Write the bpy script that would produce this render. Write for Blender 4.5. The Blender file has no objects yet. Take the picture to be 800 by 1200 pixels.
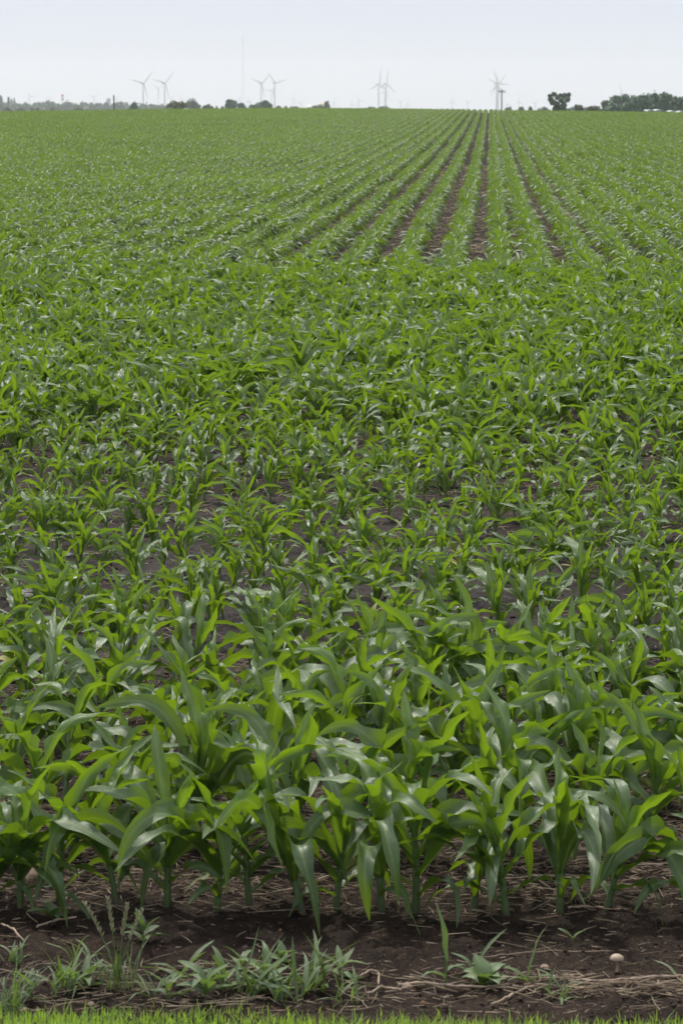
import bpy, math, random
import numpy as np
from mathutils import Vector, Matrix

R = math.radians
scene = bpy.context.scene
C = scene.collection
rnd = random.Random(7)
rs = np.random.RandomState(11)

# ------------------------------------------------------------------ camera geometry
F = 3450.0                 # focal length in pixels of the 800 x 1200 frame
YH = 121.0                 # row of the true horizon
CAMZ = 2.79
PITCH = math.atan((600 - YH) / F)
YAW = math.atan(172 / F)   # direction of the crop rows, to the right of the view
EX = np.array([math.cos(YAW), -math.sin(YAW)])
EV = np.array([math.sin(YAW), math.cos(YAW)])

def uv_to_xy(u, v):
    return u * EX[0] + v * EV[0], u * EX[1] + v * EV[1]

def xy_to_uv(x, y):
    return x * EX[0] + y * EX[1], x * EV[0] + y * EV[1]

# ------------------------------------------------------------------ noise and terrain
def _hash(ix, iy, seed):
    n = (ix.astype(np.int64) * 374761393 + iy.astype(np.int64) * 668265263 + seed * 1442695041) & 0xffffffff
    n = ((n ^ (n >> 13)) * 1274126177) & 0xffffffff
    return ((n ^ (n >> 16)) & 0xffff) / 65535.0

def vnoise(x, y, seed=0):
    x = np.asarray(x, float); y = np.asarray(y, float)
    ix = np.floor(x); iy = np.floor(y)
    fx = x - ix; fy = y - iy
    fx = fx * fx * (3 - 2 * fx); fy = fy * fy * (3 - 2 * fy)
    a = _hash(ix, iy, seed); b = _hash(ix + 1, iy, seed)
    c = _hash(ix, iy + 1, seed); d = _hash(ix + 1, iy + 1, seed)
    return (a * (1 - fx) + b * fx) * (1 - fy) + (c * (1 - fx) + d * fx) * fy - .5

def sstep(a, b, x):
    t = np.clip((np.asarray(x, float) - a) / (b - a), 0, 1)
    return t * t * (3 - 2 * t)

def macro(x, y):
    u, v = xy_to_uv(x, y)
    z = np.clip(.25 * (8.55 - v), 0, 1.25)                                   # grass bank up to the road
    z = z - .055 * np.exp(-((v - 16.6) / 3.4) ** 2)                            # wet hollow
    amp = np.interp(u, [-200, -72, -47, -32, -16, 2, 8, 28, 60, 200], [1.0, 1.16, 1.5, 1.62, 1.58, 1.38, 1.25, .96, .7, .6])
    z = z + amp * sstep(95, 430, v)
    z = z + .30 * vnoise(u * .035, v * .012, 91) * sstep(95, 200, v)
    z = z - .0040 * np.clip(v - 430, 0, None)
    return z

BASINS = []
def micro(x, y):
    u, v = xy_to_uv(x, y)
    fade = 1 - sstep(40, 120, v)
    fade = fade * sstep(8.2, 8.8, v)
    wet = np.exp(-((v - 16.6) / 3.0) ** 2)
    n = .030 * vnoise(x * 1.7, y * 1.7, 1) + .022 * vnoise(x * 5, y * 5, 2)
    n = n + (.020 * vnoise(x * 14, y * 14, 3) + .018 * vnoise(x * 34, y * 34, 4)) * (1 - .35 * wet)
    n = n + .013 * vnoise(x * 75, y * 75, 5) * (1 - .4 * wet)
    n = n * fade
    for bx, by, bw, bd in BASINS:
        q = np.exp(-(((x - bx) / (bw * .62)) ** 2 + ((y - by) / (bd * .62)) ** 2) ** 2)
        n = n * (1 - .55 * q) - .030 * q
    return n

def gz(x, y):
    return float(macro(x, y) + micro(x, y))

def ray(px, py):
    dx = (px - 400) / F; dy = (600 - py) / F
    cp, sp = math.cos(PITCH), math.sin(PITCH)
    return dx, cp + dy * sp, -sp + dy * cp

def ground_at(px, py):
    d = ray(px, py); lo, hi = 5.0, 60.0
    t = 1.0; prev = 1.0
    t = 4.0
    while t < 3000:
        x, y, z = d[0] * t, d[1] * t, CAMZ + d[2] * t
        if z < float(macro(x, y)): break
        t *= 1.004
    return x, y

def at_depth(px, py, Y):
    d = ray(px, py); t = Y / d[1]
    return d[0] * t, Y, CAMZ + d[2] * t

PUD = [(228, 664, .22, .42), (238, 698, .16, .30), (10, 690, .22, .35), (33, 728, .12, .22), (150, 672, .25, .25),
        (548, 676, .34, .20), (586, 680, .20, .16), (676, 672, .17, .26), (726, 672, .22, .30), (622, 690, .25, .3), (430, 668, .3, .25),
        (640, 738, .25, .18), (575, 737, .3, .22), (785, 736, .15, .25), (345, 655, .3, .22), (300, 690, .22, .2), (500, 700, .2, .22), (745, 640, .25, .25), (95, 645, .3, .25), (610, 650, .3, .2)]
BASINS.extend([(*ground_at(px, py), w * 1.1, d * 1.1) for px, py, w, d in PUD])

# ------------------------------------------------------------------ mesh helpers
def mesh_np(name, verts, faces_list, mats=(), smooth=True, uv=None, attrs=None, midx=None):
    """faces_list: list of (n,k) int arrays."""
    me = bpy.data.meshes.new(name)
    verts = np.asarray(verts, np.float32)
    me.vertices.add(len(verts)); me.vertices.foreach_set('co', verts.ravel())
    loops = np.concatenate([f.ravel() for f in faces_list]).astype(np.int32)
    tot = np.concatenate([np.full(len(f), f.shape[1], np.int32) for f in faces_list])
    start = np.concatenate([[0], np.cumsum(tot)[:-1]]).astype(np.int32)
    me.loops.add(len(loops)); me.loops.foreach_set('vertex_index', loops)
    me.polygons.add(len(tot)); me.polygons.foreach_set('loop_start', start); me.polygons.foreach_set('loop_total', tot)
    if smooth: me.polygons.foreach_set('use_smooth', np.ones(len(tot), bool))
    if midx is not None: me.polygons.foreach_set('material_index', np.asarray(midx, np.int32))
    if uv is not None:
        l = me.uv_layers.new(name='UVMap')
        l.data.foreach_set('uv', np.asarray(uv, np.float32)[loops].ravel())
    for k, a in (attrs or {}).items():
        at = me.attributes.new(k, 'FLOAT', 'POINT'); at.data.foreach_set('value', np.asarray(a, np.float32))
    for m in mats: me.materials.append(m)
    me.update(calc_edges=True)
    return me

class MB:
    """collects pieces (verts, quads/tris, uv, tone) into one mesh"""
    def __init__(s): s.v = []; s.f = {}; s.n = 0; s.uv = []; s.t = []; s.m = {}
    def add(s, v, f, uv=None, tone=None, mat=0):
        v = np.asarray(v, float)
        f = np.asarray(f, int)
        s.v.append(v); s.f.setdefault(f.shape[1], []).append(f + s.n); s.m.setdefault(f.shape[1], []).append(np.full(len(f), mat))
        s.uv.append(np.zeros((len(v), 2)) if uv is None else uv)
        s.t.append(np.zeros(len(v)) if tone is None else np.broadcast_to(np.asarray(tone, float), (len(v),)))
        s.n += len(v)
    def merge(s, o, M=None):
        v = np.concatenate(o.v)
        if M is not None:
            M = np.array(M); v = v @ M[:3, :3].T + M[:3, 3]
        base = s.n
        s.v.append(v); s.n += len(v)
        for k in o.f:
            s.f.setdefault(k, []).extend([q + base for q in o.f[k]]); s.m.setdefault(k, []).extend(o.m[k])
        s.uv.append(np.concatenate(o.uv)); s.t.append(np.concatenate(o.t))
    def tube(s, pts, rad, n=8, tone=0, mat=0, cap=True):
        pts = [np.array(p, float) for p in pts]
        if np.isscalar(rad): rad = [rad] * len(pts)
        V = []; UV = []
        ref = None
        for i, p in enumerate(pts):
            t = pts[min(i + 1, len(pts) - 1)] - pts[max(i - 1, 0)]
            t = t / (np.linalg.norm(t) + 1e-12)
            if ref is None:
                ref = np.array([1, 0, 0]) if abs(t[0]) < .9 else np.array([0, 1, 0])
            a = ref - t * (ref @ t); a = a / np.linalg.norm(a); ref = a
            b = np.cross(t, a)
            for k in range(n):
                an = 2 * math.pi * k / n
                V.append(p + rad[i] * (math.cos(an) * a + math.sin(an) * b)); UV.append((k / n, i / max(1, len(pts) - 1)))
        Fq = []
        for i in range(len(pts) - 1):
            for k in range(n):
                k2 = (k + 1) % n
                Fq.append((i * n + k, i * n + k2, (i + 1) * n + k2, (i + 1) * n + k))
        base = s.n
        s.add(V, Fq, np.array(UV), tone, mat)
        if cap:
            for r0, rev in ((0, True), (len(pts) - 1, False)):
                c = pts[r0]
                V2 = [c] + V[r0 * n:(r0 + 1) * n]
                T = [(0, 1 + (k + 1) % n, 1 + k) if rev else (0, 1 + k, 1 + (k + 1) % n) for k in range(n)]
                s.add(V2, T, None, tone, mat)
    def lathe(s, prof, n=16, c=(0, 0, 0), mat=0, tone=0):
        V = []
        for r, z in prof:
            for k in range(n):
                an = 2 * math.pi * k / n
                V.append((c[0] + r * math.cos(an), c[1] + r * math.sin(an), c[2] + z))
        Fq = [(i * n + k, i * n + (k + 1) % n, (i + 1) * n + (k + 1) % n, (i + 1) * n + k) for i in range(len(prof) - 1) for k in range(n)]
        s.add(V, Fq, None, tone, mat)
    def box(s, lo, hi, mat=0):
        x0, y0, z0 = lo; x1, y1, z1 = hi
        V = [(x0, y0, z0), (x1, y0, z0), (x1, y1, z0), (x0, y1, z0), (x0, y0, z1), (x1, y0, z1), (x1, y1, z1), (x0, y1, z1)]
        s.add(V, [(3, 2, 1, 0), (4, 5, 6, 7), (0, 1, 5, 4), (1, 2, 6, 5), (2, 3, 7, 6), (3, 0, 4, 7)], None, 0, mat)
    def mesh(s, name, mats, smooth=True):
        fl = []; mi = []
        for k in s.f:
            fl.append(np.concatenate(s.f[k])); mi.append(np.concatenate(s.m[k]))
        return mesh_np(name, np.concatenate(s.v), fl, mats, smooth, np.concatenate(s.uv), {'tone': np.concatenate(s.t)}, np.concatenate(mi))

def obj(name, me, parent=None, loc=(0, 0, 0)):
    o = bpy.data.objects.new(name, me); C.objects.link(o); o.location = loc
    if parent: o.parent = parent
    return o
def tag(o, label=None, cat=None, group=None, kind=None):
    if label: o['label'] = label
    if cat: o['category'] = cat
    if group: o['group'] = group
    if kind: o['kind'] = kind
    return o
def empty(name, loc, label, cat, group=None, rz=0):
    o = bpy.data.objects.new(name, None); C.objects.link(o); o.location = loc; o.rotation_euler = (0, 0, rz)
    return tag(o, label, cat, group)

# ------------------------------------------------------------------ materials
def new_mat(name):
    m = bpy.data.materials.new(name); m.use_nodes = True
    nt = m.node_tree; nt.nodes.clear()
    out = nt.nodes.new('ShaderNodeOutputMaterial')
    return m, nt, out
class G:
    def __init__(s, nt): s.nt = nt
    def n(s, t, ins=None, **kw):
        nd = s.nt.nodes.new(t)
        for k, v in kw.items(): setattr(nd, k, v)
        for k, v in (ins or {}).items():
            if isinstance(v, bpy.types.NodeSocket): s.nt.links.new(v, nd.inputs[k])
            else: nd.inputs[k].default_value = v
        return nd
    def math(s, op, a, b=0.0, c=None):
        i = {0: a, 1: b}
        if c is not None: i[2] = c
        return s.n('ShaderNodeMath', i, operation=op).outputs[0]
    def mix(s, f, a, b):
        return s.n('ShaderNodeMix', {0: f, 6: a, 7: b}, data_type='RGBA').outputs[2]
    def ramp(s, x, lo, hi, a=0.0, b=1.0):
        return s.n('ShaderNodeMapRange', {0: x, 1: lo, 2: hi, 3: a, 4: b}, interpolation_type='SMOOTHSTEP').outputs[0]
    def noise(s, vec, scale, detail=3, rough=.55):
        return s.n('ShaderNodeTexNoise', {'Vector': vec, 'Scale': scale, 'Detail': detail, 'Roughness': rough})
def col(r, g, b): return (r, g, b, 1)

def leaf_material(name, low, young, back, rib, trans, rough=.40, transmix=.32, ribs=True):
    m, nt, out = new_mat(name); g = G(nt)
    tone = g.n('ShaderNodeAttribute', attribute_name='tone').outputs['Fac']
    uv = g.n('ShaderNodeUVMap').outputs[0]
    sp = g.n('ShaderNodeSeparateXYZ', {0: uv})
    s = g.math('ABSOLUTE', g.math('SUBTRACT', sp.outputs[0], .5))
    oi = g.n('ShaderNodeObjectInfo')
    geo = g.n('ShaderNodeNewGeometry')
    big = g.noise(geo.outputs['Position'], 1.3, 2).outputs[0]
    fine = g.noise(geo.outputs['Position'], 38, 3).outputs[0]
    t = g.math('ADD', tone, g.math('MULTIPLY', g.math('SUBTRACT', big, .5), .9))
    t = g.math('ADD', t, g.math('MULTIPLY', g.math('SUBTRACT', oi.outputs['Random'], .5), .45))
    t = g.n('ShaderNodeClamp', {0: t}).outputs[0]
    t = g.n('ShaderNodeClamp', {0: g.math('ADD', t, g.math('MULTIPLY', g.math('SUBTRACT', g.noise(geo.outputs['Position'], .07, 3).outputs[0], .5), 1.0))}).outputs[0]
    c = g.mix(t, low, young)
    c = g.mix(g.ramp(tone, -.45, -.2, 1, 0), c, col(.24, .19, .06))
    c = g.mix(g.ramp(fine, .35, .75, 0, .5), c, tuple([x * .62 for x in low[:3]] + [1]))
    if ribs:
        stripe = g.math('SINE', g.math('MULTIPLY', sp.outputs[0], 90.0))
        c = g.mix(g.math('MULTIPLY', g.math('ADD', stripe, 1.0), .11), c, rib)
        c = g.mix(g.ramp(s, .03, .13, .9, 0), c, rib)
        # dry yellow-brown leaf tips on the old leaves
        tip = g.math('MULTIPLY', g.ramp(sp.outputs[1], .9, 1.0), g.ramp(tone, .1, .3, .8, 0))
        c = g.mix(tip, c, col(.30, .22, .08))
    cb = g.mix(.55, c, back)
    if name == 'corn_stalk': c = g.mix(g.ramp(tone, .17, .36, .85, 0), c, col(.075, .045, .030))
    c = g.mix(geo.outputs['Backfacing'], c, cb)
    bump_h = g.math('ADD', g.math('MULTIPLY', g.math('SINE', g.math('MULTIPLY', sp.outputs[0], 130.0)), .25), fine)
    bump = g.n('ShaderNodeBump', {'Height': bump_h, 'Strength': .45, 'Distance': .003})
    p = g.n('ShaderNodeBsdfPrincipled', {'Base Color': c, 'Roughness': g.ramp(fine, .3, .7, rough - .06, rough + .1), 'Normal': bump.outputs[0]})
    p.inputs['Specular IOR Level'].default_value = .88
    tr = g.n('ShaderNodeBsdfTranslucent', {'Color': g.mix(t, tuple([x * .55 for x in trans[:3]] + [1]), trans)})
    mx = g.n('ShaderNodeMixShader', {0: transmix, 1: p.outputs[0], 2: tr.outputs[0]})
    nt.links.new(mx.outputs[0], out.inputs[0])
    return m

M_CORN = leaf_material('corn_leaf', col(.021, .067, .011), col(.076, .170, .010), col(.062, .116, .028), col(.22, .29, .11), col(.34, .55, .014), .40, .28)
M_STALK = leaf_material('corn_stalk', col(.075, .130, .045), col(.13, .22, .055), col(.1, .16, .08), col(.16, .25, .09), col(.2, .3, .05), .5, .12, False)
M_WEED = leaf_material('weed_leaf', col(.105, .165, .045), col(.22, .29, .06), col(.10, .16, .08), col(.17, .24, .09), col(.25, .40, .06), .5)
M_YELLOW = leaf_material('yellow_leaf', col(.20, .24, .03), col(.42, .40, .04), col(.3, .3, .1), col(.4, .4, .12), col(.5, .5, .06), .55)
M_LAWN = leaf_material('lawn_blade', col(.15, .29, .022), col(.34, .50, .05), col(.14, .25, .06), col(.2, .3, .1), col(.55, .80, .07), .5, .40, False)
M_SEED = leaf_material('seed_head', col(.30, .30, .16), col(.48, .45, .28), col(.4, .4, .28), col(.3, .3, .2), col(.3, .3, .1), .6, .15, False)
M_TREE = leaf_material('tree_leaf', col(.034, .115, .048), col(.074, .185, .075), col(.065, .115, .055), col(.06, .1, .03), col(.07, .13, .02), .55, .22, False)
M_BUSH = leaf_material('bush_leaf', col(.085, .105, .035), col(.135, .160, .050), col(.08, .09, .035), col(.1, .12, .03), col(.1, .13, .02), .55, .22, False)

def simple_mat(name, c, rough=.6, spec=.4, var=.25, scale=3.0, bump=0.0, metal=0.0, tone2=None):
    m, nt, out = new_mat(name); g = G(nt)
    geo = g.n('ShaderNodeNewGeometry')
    tc = g.n('ShaderNodeTexCoord')
    nz = g.noise(tc.outputs['Object'], scale, 5, .6).outputs[0]
    base = col(*c)
    c2 = g.mix(g.ramp(nz, .3, .7), col(*[x * (1 - var) for x in c]), col(*[min(1, x * (1 + var)) for x in c]))
    if tone2:
        tn = g.n('ShaderNodeAttribute', attribute_name='tone').outputs['Fac']
        c2 = g.mix(tn, c2, g.mix(g.ramp(nz, .3, .7), col(*[x * (1 - var) for x in tone2]), col(*tone2)))
    p = g.n('ShaderNodeBsdfPrincipled', {'Base Color': c2, 'Roughness': rough, 'Metallic': metal})
    p.inputs['Specular IOR Level'].default_value = spec
    if bump:
        b = g.n('ShaderNodeBump', {'Height': nz, 'Strength': .6, 'Distance': bump}); nt.links.new(b.outputs[0], p.inputs['Normal'])
    nt.links.new(p.outputs[0], out.inputs[0])
    return m
M_STRAW = simple_mat('straw', (.20, .145, .095), .75, .25, .45, 22, 0, 0, (.42, .34, .25))
M_CLOD = simple_mat('clod', (.036, .025, .020), .95, .15, .4, 60, 0, 0, (.22, .13, .085))
M_STONE = simple_mat('stone', (.20, .145, .105), .8, .3, .3, 30, .004)
M_SHROOM = simple_mat('mushroom', (.32, .25, .18), .6, .35, .18, 60, .001)
M_STICK = simple_mat('dry_stalk', (.30, .225, .165), .75, .3, .4, 26, .002)
M_TURB = simple_mat('turbine_paint', (.47, .48, .50), .5, .4, .04, .05)
M_WHITE = simple_mat('white_paint', (.78, .78, .77), .45, .5, .05, .05)
M_GREYP = simple_mat('galvanised', (.30, .31, .32), .5, .5, .1, .2)
M_WOODP = simple_mat('pole_wood', (.13, .095, .075), .85, .2, .3, .6)
M_CONC = simple_mat('concrete', (.33, .34, .36), .8, .3, .12, .1)
M_RED = simple_mat('red_paint', (.52, .10, .06), .5, .4, .1, .2)
M_TAN = simple_mat('tan_metal', (.42, .34, .26), .55, .4, .12, .3)
M_DARK = simple_mat('dark_opening', (.03, .03, .035), .4, .5, .2, 1)
M_BARK = simple_mat('bark', (.085, .065, .05), .9, .2, .35, 2, .03)

# soil
def soil_material():
    m, nt, out = new_mat('soil'); g = G(nt)
    pos = g.n('ShaderNodeNewGeometry').outputs['Position']
    big = g.noise(pos, .9, 4).outputs[0]
    mid = g.noise(pos, 9, 5, .62).outputs[0]
    fine = g.noise(pos, 70, 4, .65).outputs[0]
    vor = g.n('ShaderNodeTexVoronoi', {'Vector': pos, 'Scale': 120.0})
    c = g.mix(g.ramp(mid, .3, .7), col(.0090, .0060, .0046), col(.027, .0178, .0130))
    c = g.mix(g.ramp(big, .42, .68, 0, .6), c, col(.032, .0215, .016))
    c = g.mix(g.ramp(fine, .62, .78, 0, .6), c, col(.095, .062, .045))
    sepc = g.n('ShaderNodeSeparateColor', {0: vor.outputs['Color']})
    speck = g.math('MULTIPLY', g.math('GREATER_THAN', sepc.outputs[0], .955), g.ramp(vor.outputs['Distance'], .2, .4, 1, 0))
    c = g.mix(g.math('MULTIPLY', speck, .8), c, col(.22, .145, .10))
    lit = g.n('ShaderNodeMapping', {'Vector': pos, 'Scale': (1, 2.2, 1), 'Rotation': (0, 0, .3)}).outputs[0]
    ln = g.noise(lit, 55, 3, .6).outputs[0]
    lm = g.math('MULTIPLY', g.ramp(ln, .56, .70), g.ramp(big, .38, .60, .15, .8))
    c = g.mix(lm, c, col(.11, .078, .054))
    wet = g.n('ShaderNodeAttribute', attribute_name='wet').outputs['Fac']
    wetm = g.math('MULTIPLY', wet, g.ramp(mid, .38, .62, .35, 1))
    c = g.mix(g.math('MULTIPLY', wetm, .55), c, col(.017, .0135, .0125))
    # grass bank and the far fields
    gr = g.n('ShaderNodeAttribute', attribute_name='grass').outputs['Fac']
    c = g.mix(gr, c, g.mix(mid, col(.05, .085, .02), col(.09, .13, .035)))
    rough = g.math('SUBTRACT', g.ramp(fine, .3, .7, .80, .97), g.math('MULTIPLY', wetm, g.ramp(big, .4, .6, .25, .6)))
    bh = g.math('ADD', g.math('MULTIPLY', fine, .6), g.math('MULTIPLY', mid, 1.5))
    b = g.n('ShaderNodeBump', {'Height': bh, 'Strength': 1.0, 'Distance': .022})
    p = g.n('ShaderNodeBsdfPrincipled', {'Base Color': c, 'Roughness': rough, 'Normal': b.outputs[0]})
    p.inputs['Specular IOR Level'].default_value = .10
    nt.links.new(p.outputs[0], out.inputs[0])
    return m
M_SOIL = soil_material()

def water_material():
    m, nt, out = new_mat('puddle_water'); g = G(nt)
    pos = g.n('ShaderNodeNewGeometry').outputs['Position']
    nz = g.noise(pos, 14, 3).outputs[0]
    b = g.n('ShaderNodeBump', {'Height': nz, 'Strength': .12, 'Distance': .004})
    p = g.n('ShaderNodeBsdfPrincipled', {'Base Color': col(.035, .030, .027), 'Roughness': .06, 'Normal': b.outputs[0]})
    p.inputs['Specular IOR Level'].default_value = .6
    nt.links.new(p.outputs[0], out.inputs[0])
    return m
M_WATER = water_material()

# ------------------------------------------------------------------ ground sheet
def build_ground():
    ys = [-45.0, -12.0, 3.5]
    y = 6.0
    while y < 12200:
        ys.append(y)
        y *= 1 + (.0028 if y < 27 else (.0045 if y < 60 else .03))
    ys = np.array(ys)
    nx = 330
    s = np.linspace(-1, 1, nx)
    half = np.clip(.118 * ys * 1.12 + .6, 2.6, None)
    X = half[:, None] * s[None, :]
    outer = np.array([1.15, 1.5, 2.4])
    side = half[:, None] * outer[None, :] + np.array([[.5, 4, 30]])
    X = np.concatenate([-side[:, ::-1], X, side], 1)
    Y = np.broadcast_to(ys[:, None], X.shape)
    Z = macro(X, Y) + micro(X, Y)
    n, mcols = X.shape
    V = np.stack([X, Y, Z], -1).reshape(-1, 3)
    i = np.arange(n - 1)[:, None] * mcols + np.arange(mcols - 1)[None, :]
    Fq = np.stack([i, i + 1, i + mcols + 1, i + mcols], -1).reshape(-1, 4)
    u, v = xy_to_uv(V[:, 0], V[:, 1])
    wet = np.clip(np.exp(-((v - 16.8) / 3.6) ** 2) * 1.1 + .25 * np.exp(-((v - 23) / 4) ** 2), 0, 1)
    grass = np.clip((8.62 - v) / .12, 0, 1) + sstep(445, 455, v)
    me = mesh_np('ground', V, [Fq], [M_SOIL], True, None, {'wet': wet, 'grass': grass})
    tag(obj('ground', me), kind='structure')
build_ground()

# puddles: irregular thin sheets of water lying in the hollow
def puddle(px, py, w, d, seed):
    x0, y0 = ground_at(px, py); w *= 1.1; d *= 1.1
    n = 40
    V = [(w * .8 * math.cos(2 * math.pi * k / n), d * .8 * math.sin(2 * math.pi * k / n), 0) for k in range(n)]
    rim = [(p[0], p[1], -.03) for p in V]
    mb = MB()
    mb.add([(0, 0, 0)] + V, [(0, 1 + k, 1 + (k + 1) % n) for k in range(n)])
    mb.add(V + rim, [(k, n + k, n + (k + 1) % n, (k + 1) % n) for k in range(n)])
    o = obj('puddle_water', mb.mesh('puddle_water', [M_WATER], False), None, (x0, y0, float(macro(x0, y0)) - .018))
    tag(o, kind='structure')
for i, (px, py, w, d) in enumerate(PUD):
    puddle(px, py, w, d, i)

# ------------------------------------------------------------------ corn plants
def leaf(L, W, th0, bend, pw, az, z0, r0, twist, wave, fold0, drift, seed, ns=14, nc=5, tone=.5, roll=0.0):
    """one corn blade: verts, quads, uv"""
    r = np.random.RandomState(seed)
    t = np.linspace(0, 1, ns + 1)
    kk = r.uniform(.3, .7)
    th = th0 + bend * (.55 * t ** pw + .45 / (1 + np.exp(-(t - kk) * r.uniform(9, 30)))) + .10 * np.sin(t * r.uniform(5, 10) + r.uniform(0, 6))
    ph = az + drift * t ** 2
    ds = L / ns
    dr = np.sin(th); dz = np.cos(th)
    T = np.stack([dr * np.cos(ph), dr * np.sin(ph), dz], 1)
    P = np.zeros((ns + 1, 3)); P[0] = (r0 * math.cos(az), r0 * math.sin(az), z0)
    for i in range(ns): P[i + 1] = P[i] + ds * .5 * (T[i] + T[i + 1])
    S = np.stack([-np.sin(ph), np.cos(ph), np.zeros(ns + 1)], 1)
    N = np.cross(T, S); N = -N if N[ns // 2, 2] < 0 and th0 < 1.2 and False else N
    # N = T x S points towards the stalk side / upwards
    N = np.where((N @ np.array([0, 0, 1.0]) * 0 + 1)[:, None] > 0, N, N)
    tw = twist * t ** 1.5
    S2 = S * np.cos(tw)[:, None] + N * np.sin(tw)[:, None]
    N2 = -S * np.sin(tw)[:, None] + N * np.cos(tw)[:, None]
    w = W * np.minimum(1, .42 + 1.9 * t) * np.clip(1 - t ** 2.3, 0, 1) ** .85
    w[-1] = W * .015
    fold = fold0 * (1 - t) ** 1.2 + .16 + roll * (1 - t)
    s = np.linspace(-1, 1, nc)
    f1, f2, p1, p2 = r.uniform(1.8, 4.6), r.uniform(1.8, 4.6), r.uniform(0, 6.28), r.uniform(0, 6.28)
    V = np.zeros((ns + 1, nc, 3))
    for j, sj in enumerate(s):
        a = abs(sj)
        fq, pq = (f1, p1) if sj < 0 else (f2, p2)
        off = wave * a ** 2 * np.sin(2 * math.pi * fq * t + pq) * np.sin(math.pi * np.clip(t * 1.15, 0, 1))
        V[:, j] = P + S2 * (sj * w / 2 * np.cos(fold * a))[:, None] + N2 * (a * w / 2 * np.sin(fold * a) + off * w)[:, None]
    V = V.reshape(-1, 3)
    i = np.arange(ns)[:, None] * nc + np.arange(nc - 1)[None, :]
    Fq = np.stack([i, i + 1, i + nc + 1, i + nc], -1).reshape(-1, 4)
    UV = np.stack([np.broadcast_to((s + 1) / 2, (ns + 1, nc)), np.broadcast_to(t[:, None], (ns + 1, nc))], -1).reshape(-1, 2)
    return V, Fq, UV

def corn_spec(seed, lod, young=False):
    """list of MB for the blades, MB of the stalk"""
    r = random.Random(seed)
    n = r.choice([8, 9, 9, 10]) if lod < 2 else 9
    H = r.uniform(.22, .29)
    az0 = r.uniform(0, 6.28)
    ns, nc = {0: (20, 7), 1: (10, 5), 2: (5, 3)}[lod]
    st = MB()
    lx, ly = r.uniform(-.03, .03), r.uniform(-.03, .03)
    k = {0: 14, 1: 6, 2: 2}[lod]
    pts = []; rad = []
    for i in range(k + 1):
        t = i / k
        pts.append((lx * t * t, ly * t * t, -.03 + (H + .05) * t))
        rr = .0135 * (1 - .38 * t)
        if lod == 0: rr *= 1 + .13 * math.cos(i * 2.1) * (.3 + t)
        rad.append(rr)
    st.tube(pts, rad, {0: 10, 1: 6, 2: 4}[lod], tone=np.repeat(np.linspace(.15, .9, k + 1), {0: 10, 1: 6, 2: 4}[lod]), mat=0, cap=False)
    blades = []
    for i in range(n):
        t = i / (n - 1)
        z0 = .05 + (H - .05) * t ** .9
        az = az0 + i * math.pi + r.uniform(-.45, .45)
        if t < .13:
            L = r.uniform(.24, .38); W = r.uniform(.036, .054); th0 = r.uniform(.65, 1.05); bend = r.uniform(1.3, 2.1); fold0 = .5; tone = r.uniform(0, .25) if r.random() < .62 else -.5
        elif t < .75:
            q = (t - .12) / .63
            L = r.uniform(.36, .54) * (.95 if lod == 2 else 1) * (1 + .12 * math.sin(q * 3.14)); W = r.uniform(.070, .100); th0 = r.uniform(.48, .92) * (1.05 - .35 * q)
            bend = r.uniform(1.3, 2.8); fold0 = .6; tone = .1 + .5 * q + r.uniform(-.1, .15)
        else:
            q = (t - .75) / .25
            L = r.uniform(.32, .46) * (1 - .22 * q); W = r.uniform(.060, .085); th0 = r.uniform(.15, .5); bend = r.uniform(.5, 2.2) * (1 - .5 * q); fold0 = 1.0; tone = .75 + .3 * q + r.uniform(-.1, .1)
        if lod == 2: W *= .84; tone = tone - .15 if tone > 0 else tone
        if young:
            th0 *= .74; bend *= .70; W *= .92; L *= .92; tone = tone + .22 if tone > 0 else tone
        V, Fq, UV = leaf(L, W, th0, bend, r.uniform(.9, 1.7), az, z0, .008, r.gauss(0, 1.4), r.uniform(.18, .42) if lod < 2 else .10, fold0, r.gauss(0, .6), seed * 31 + i, ns, nc, tone, .3 if t > .8 else 0)
        tt = np.clip((z0 + .04) / (H + .05), 0, 1) ** 2
        V = V + np.array([lx * tt, ly * tt, 0])
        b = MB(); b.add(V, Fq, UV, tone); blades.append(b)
    return st, blades

N_PROTO = 28
near_protos = []
for s_ in range(N_PROTO):
    st, bl = corn_spec(100 + s_, 0)
    near_protos.append((st.mesh('corn_plant', [M_STALK]), [b.mesh('leaf', [M_CORN]) for b in bl]))

young_protos = []
for s_ in range(16):
    st, bl = corn_spec(1500 + s_, 0, True)
    young_protos.append((st.mesh('corn_plant', [M_STALK]), [b.mesh('leaf', [M_CORN]) for b in bl]))
def is_young(v): return rnd.random() < float(sstep(13.8, 15.6, v) * (1 - sstep(20, 29, v)))

# planting positions
V0 = 9.99          # first row, metres along the field
ROWS = 47
SP = .76
def size_at(u, v):
    s = .99 - .31 * sstep(12.6, 15.4, v) + .29 * sstep(20.5, 28, v)
    return s * (1 + .22 * float(vnoise(u * .55, v * .55, 21)))

def project(x, y, z):
    cp, sp = math.cos(PITCH), math.sin(PITCH)
    zz = z - CAMZ
    d = y * cp - zz * sp
    return 400 + F * x / d, 600 - F * (y * sp + zz * cp) / d, d

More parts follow.
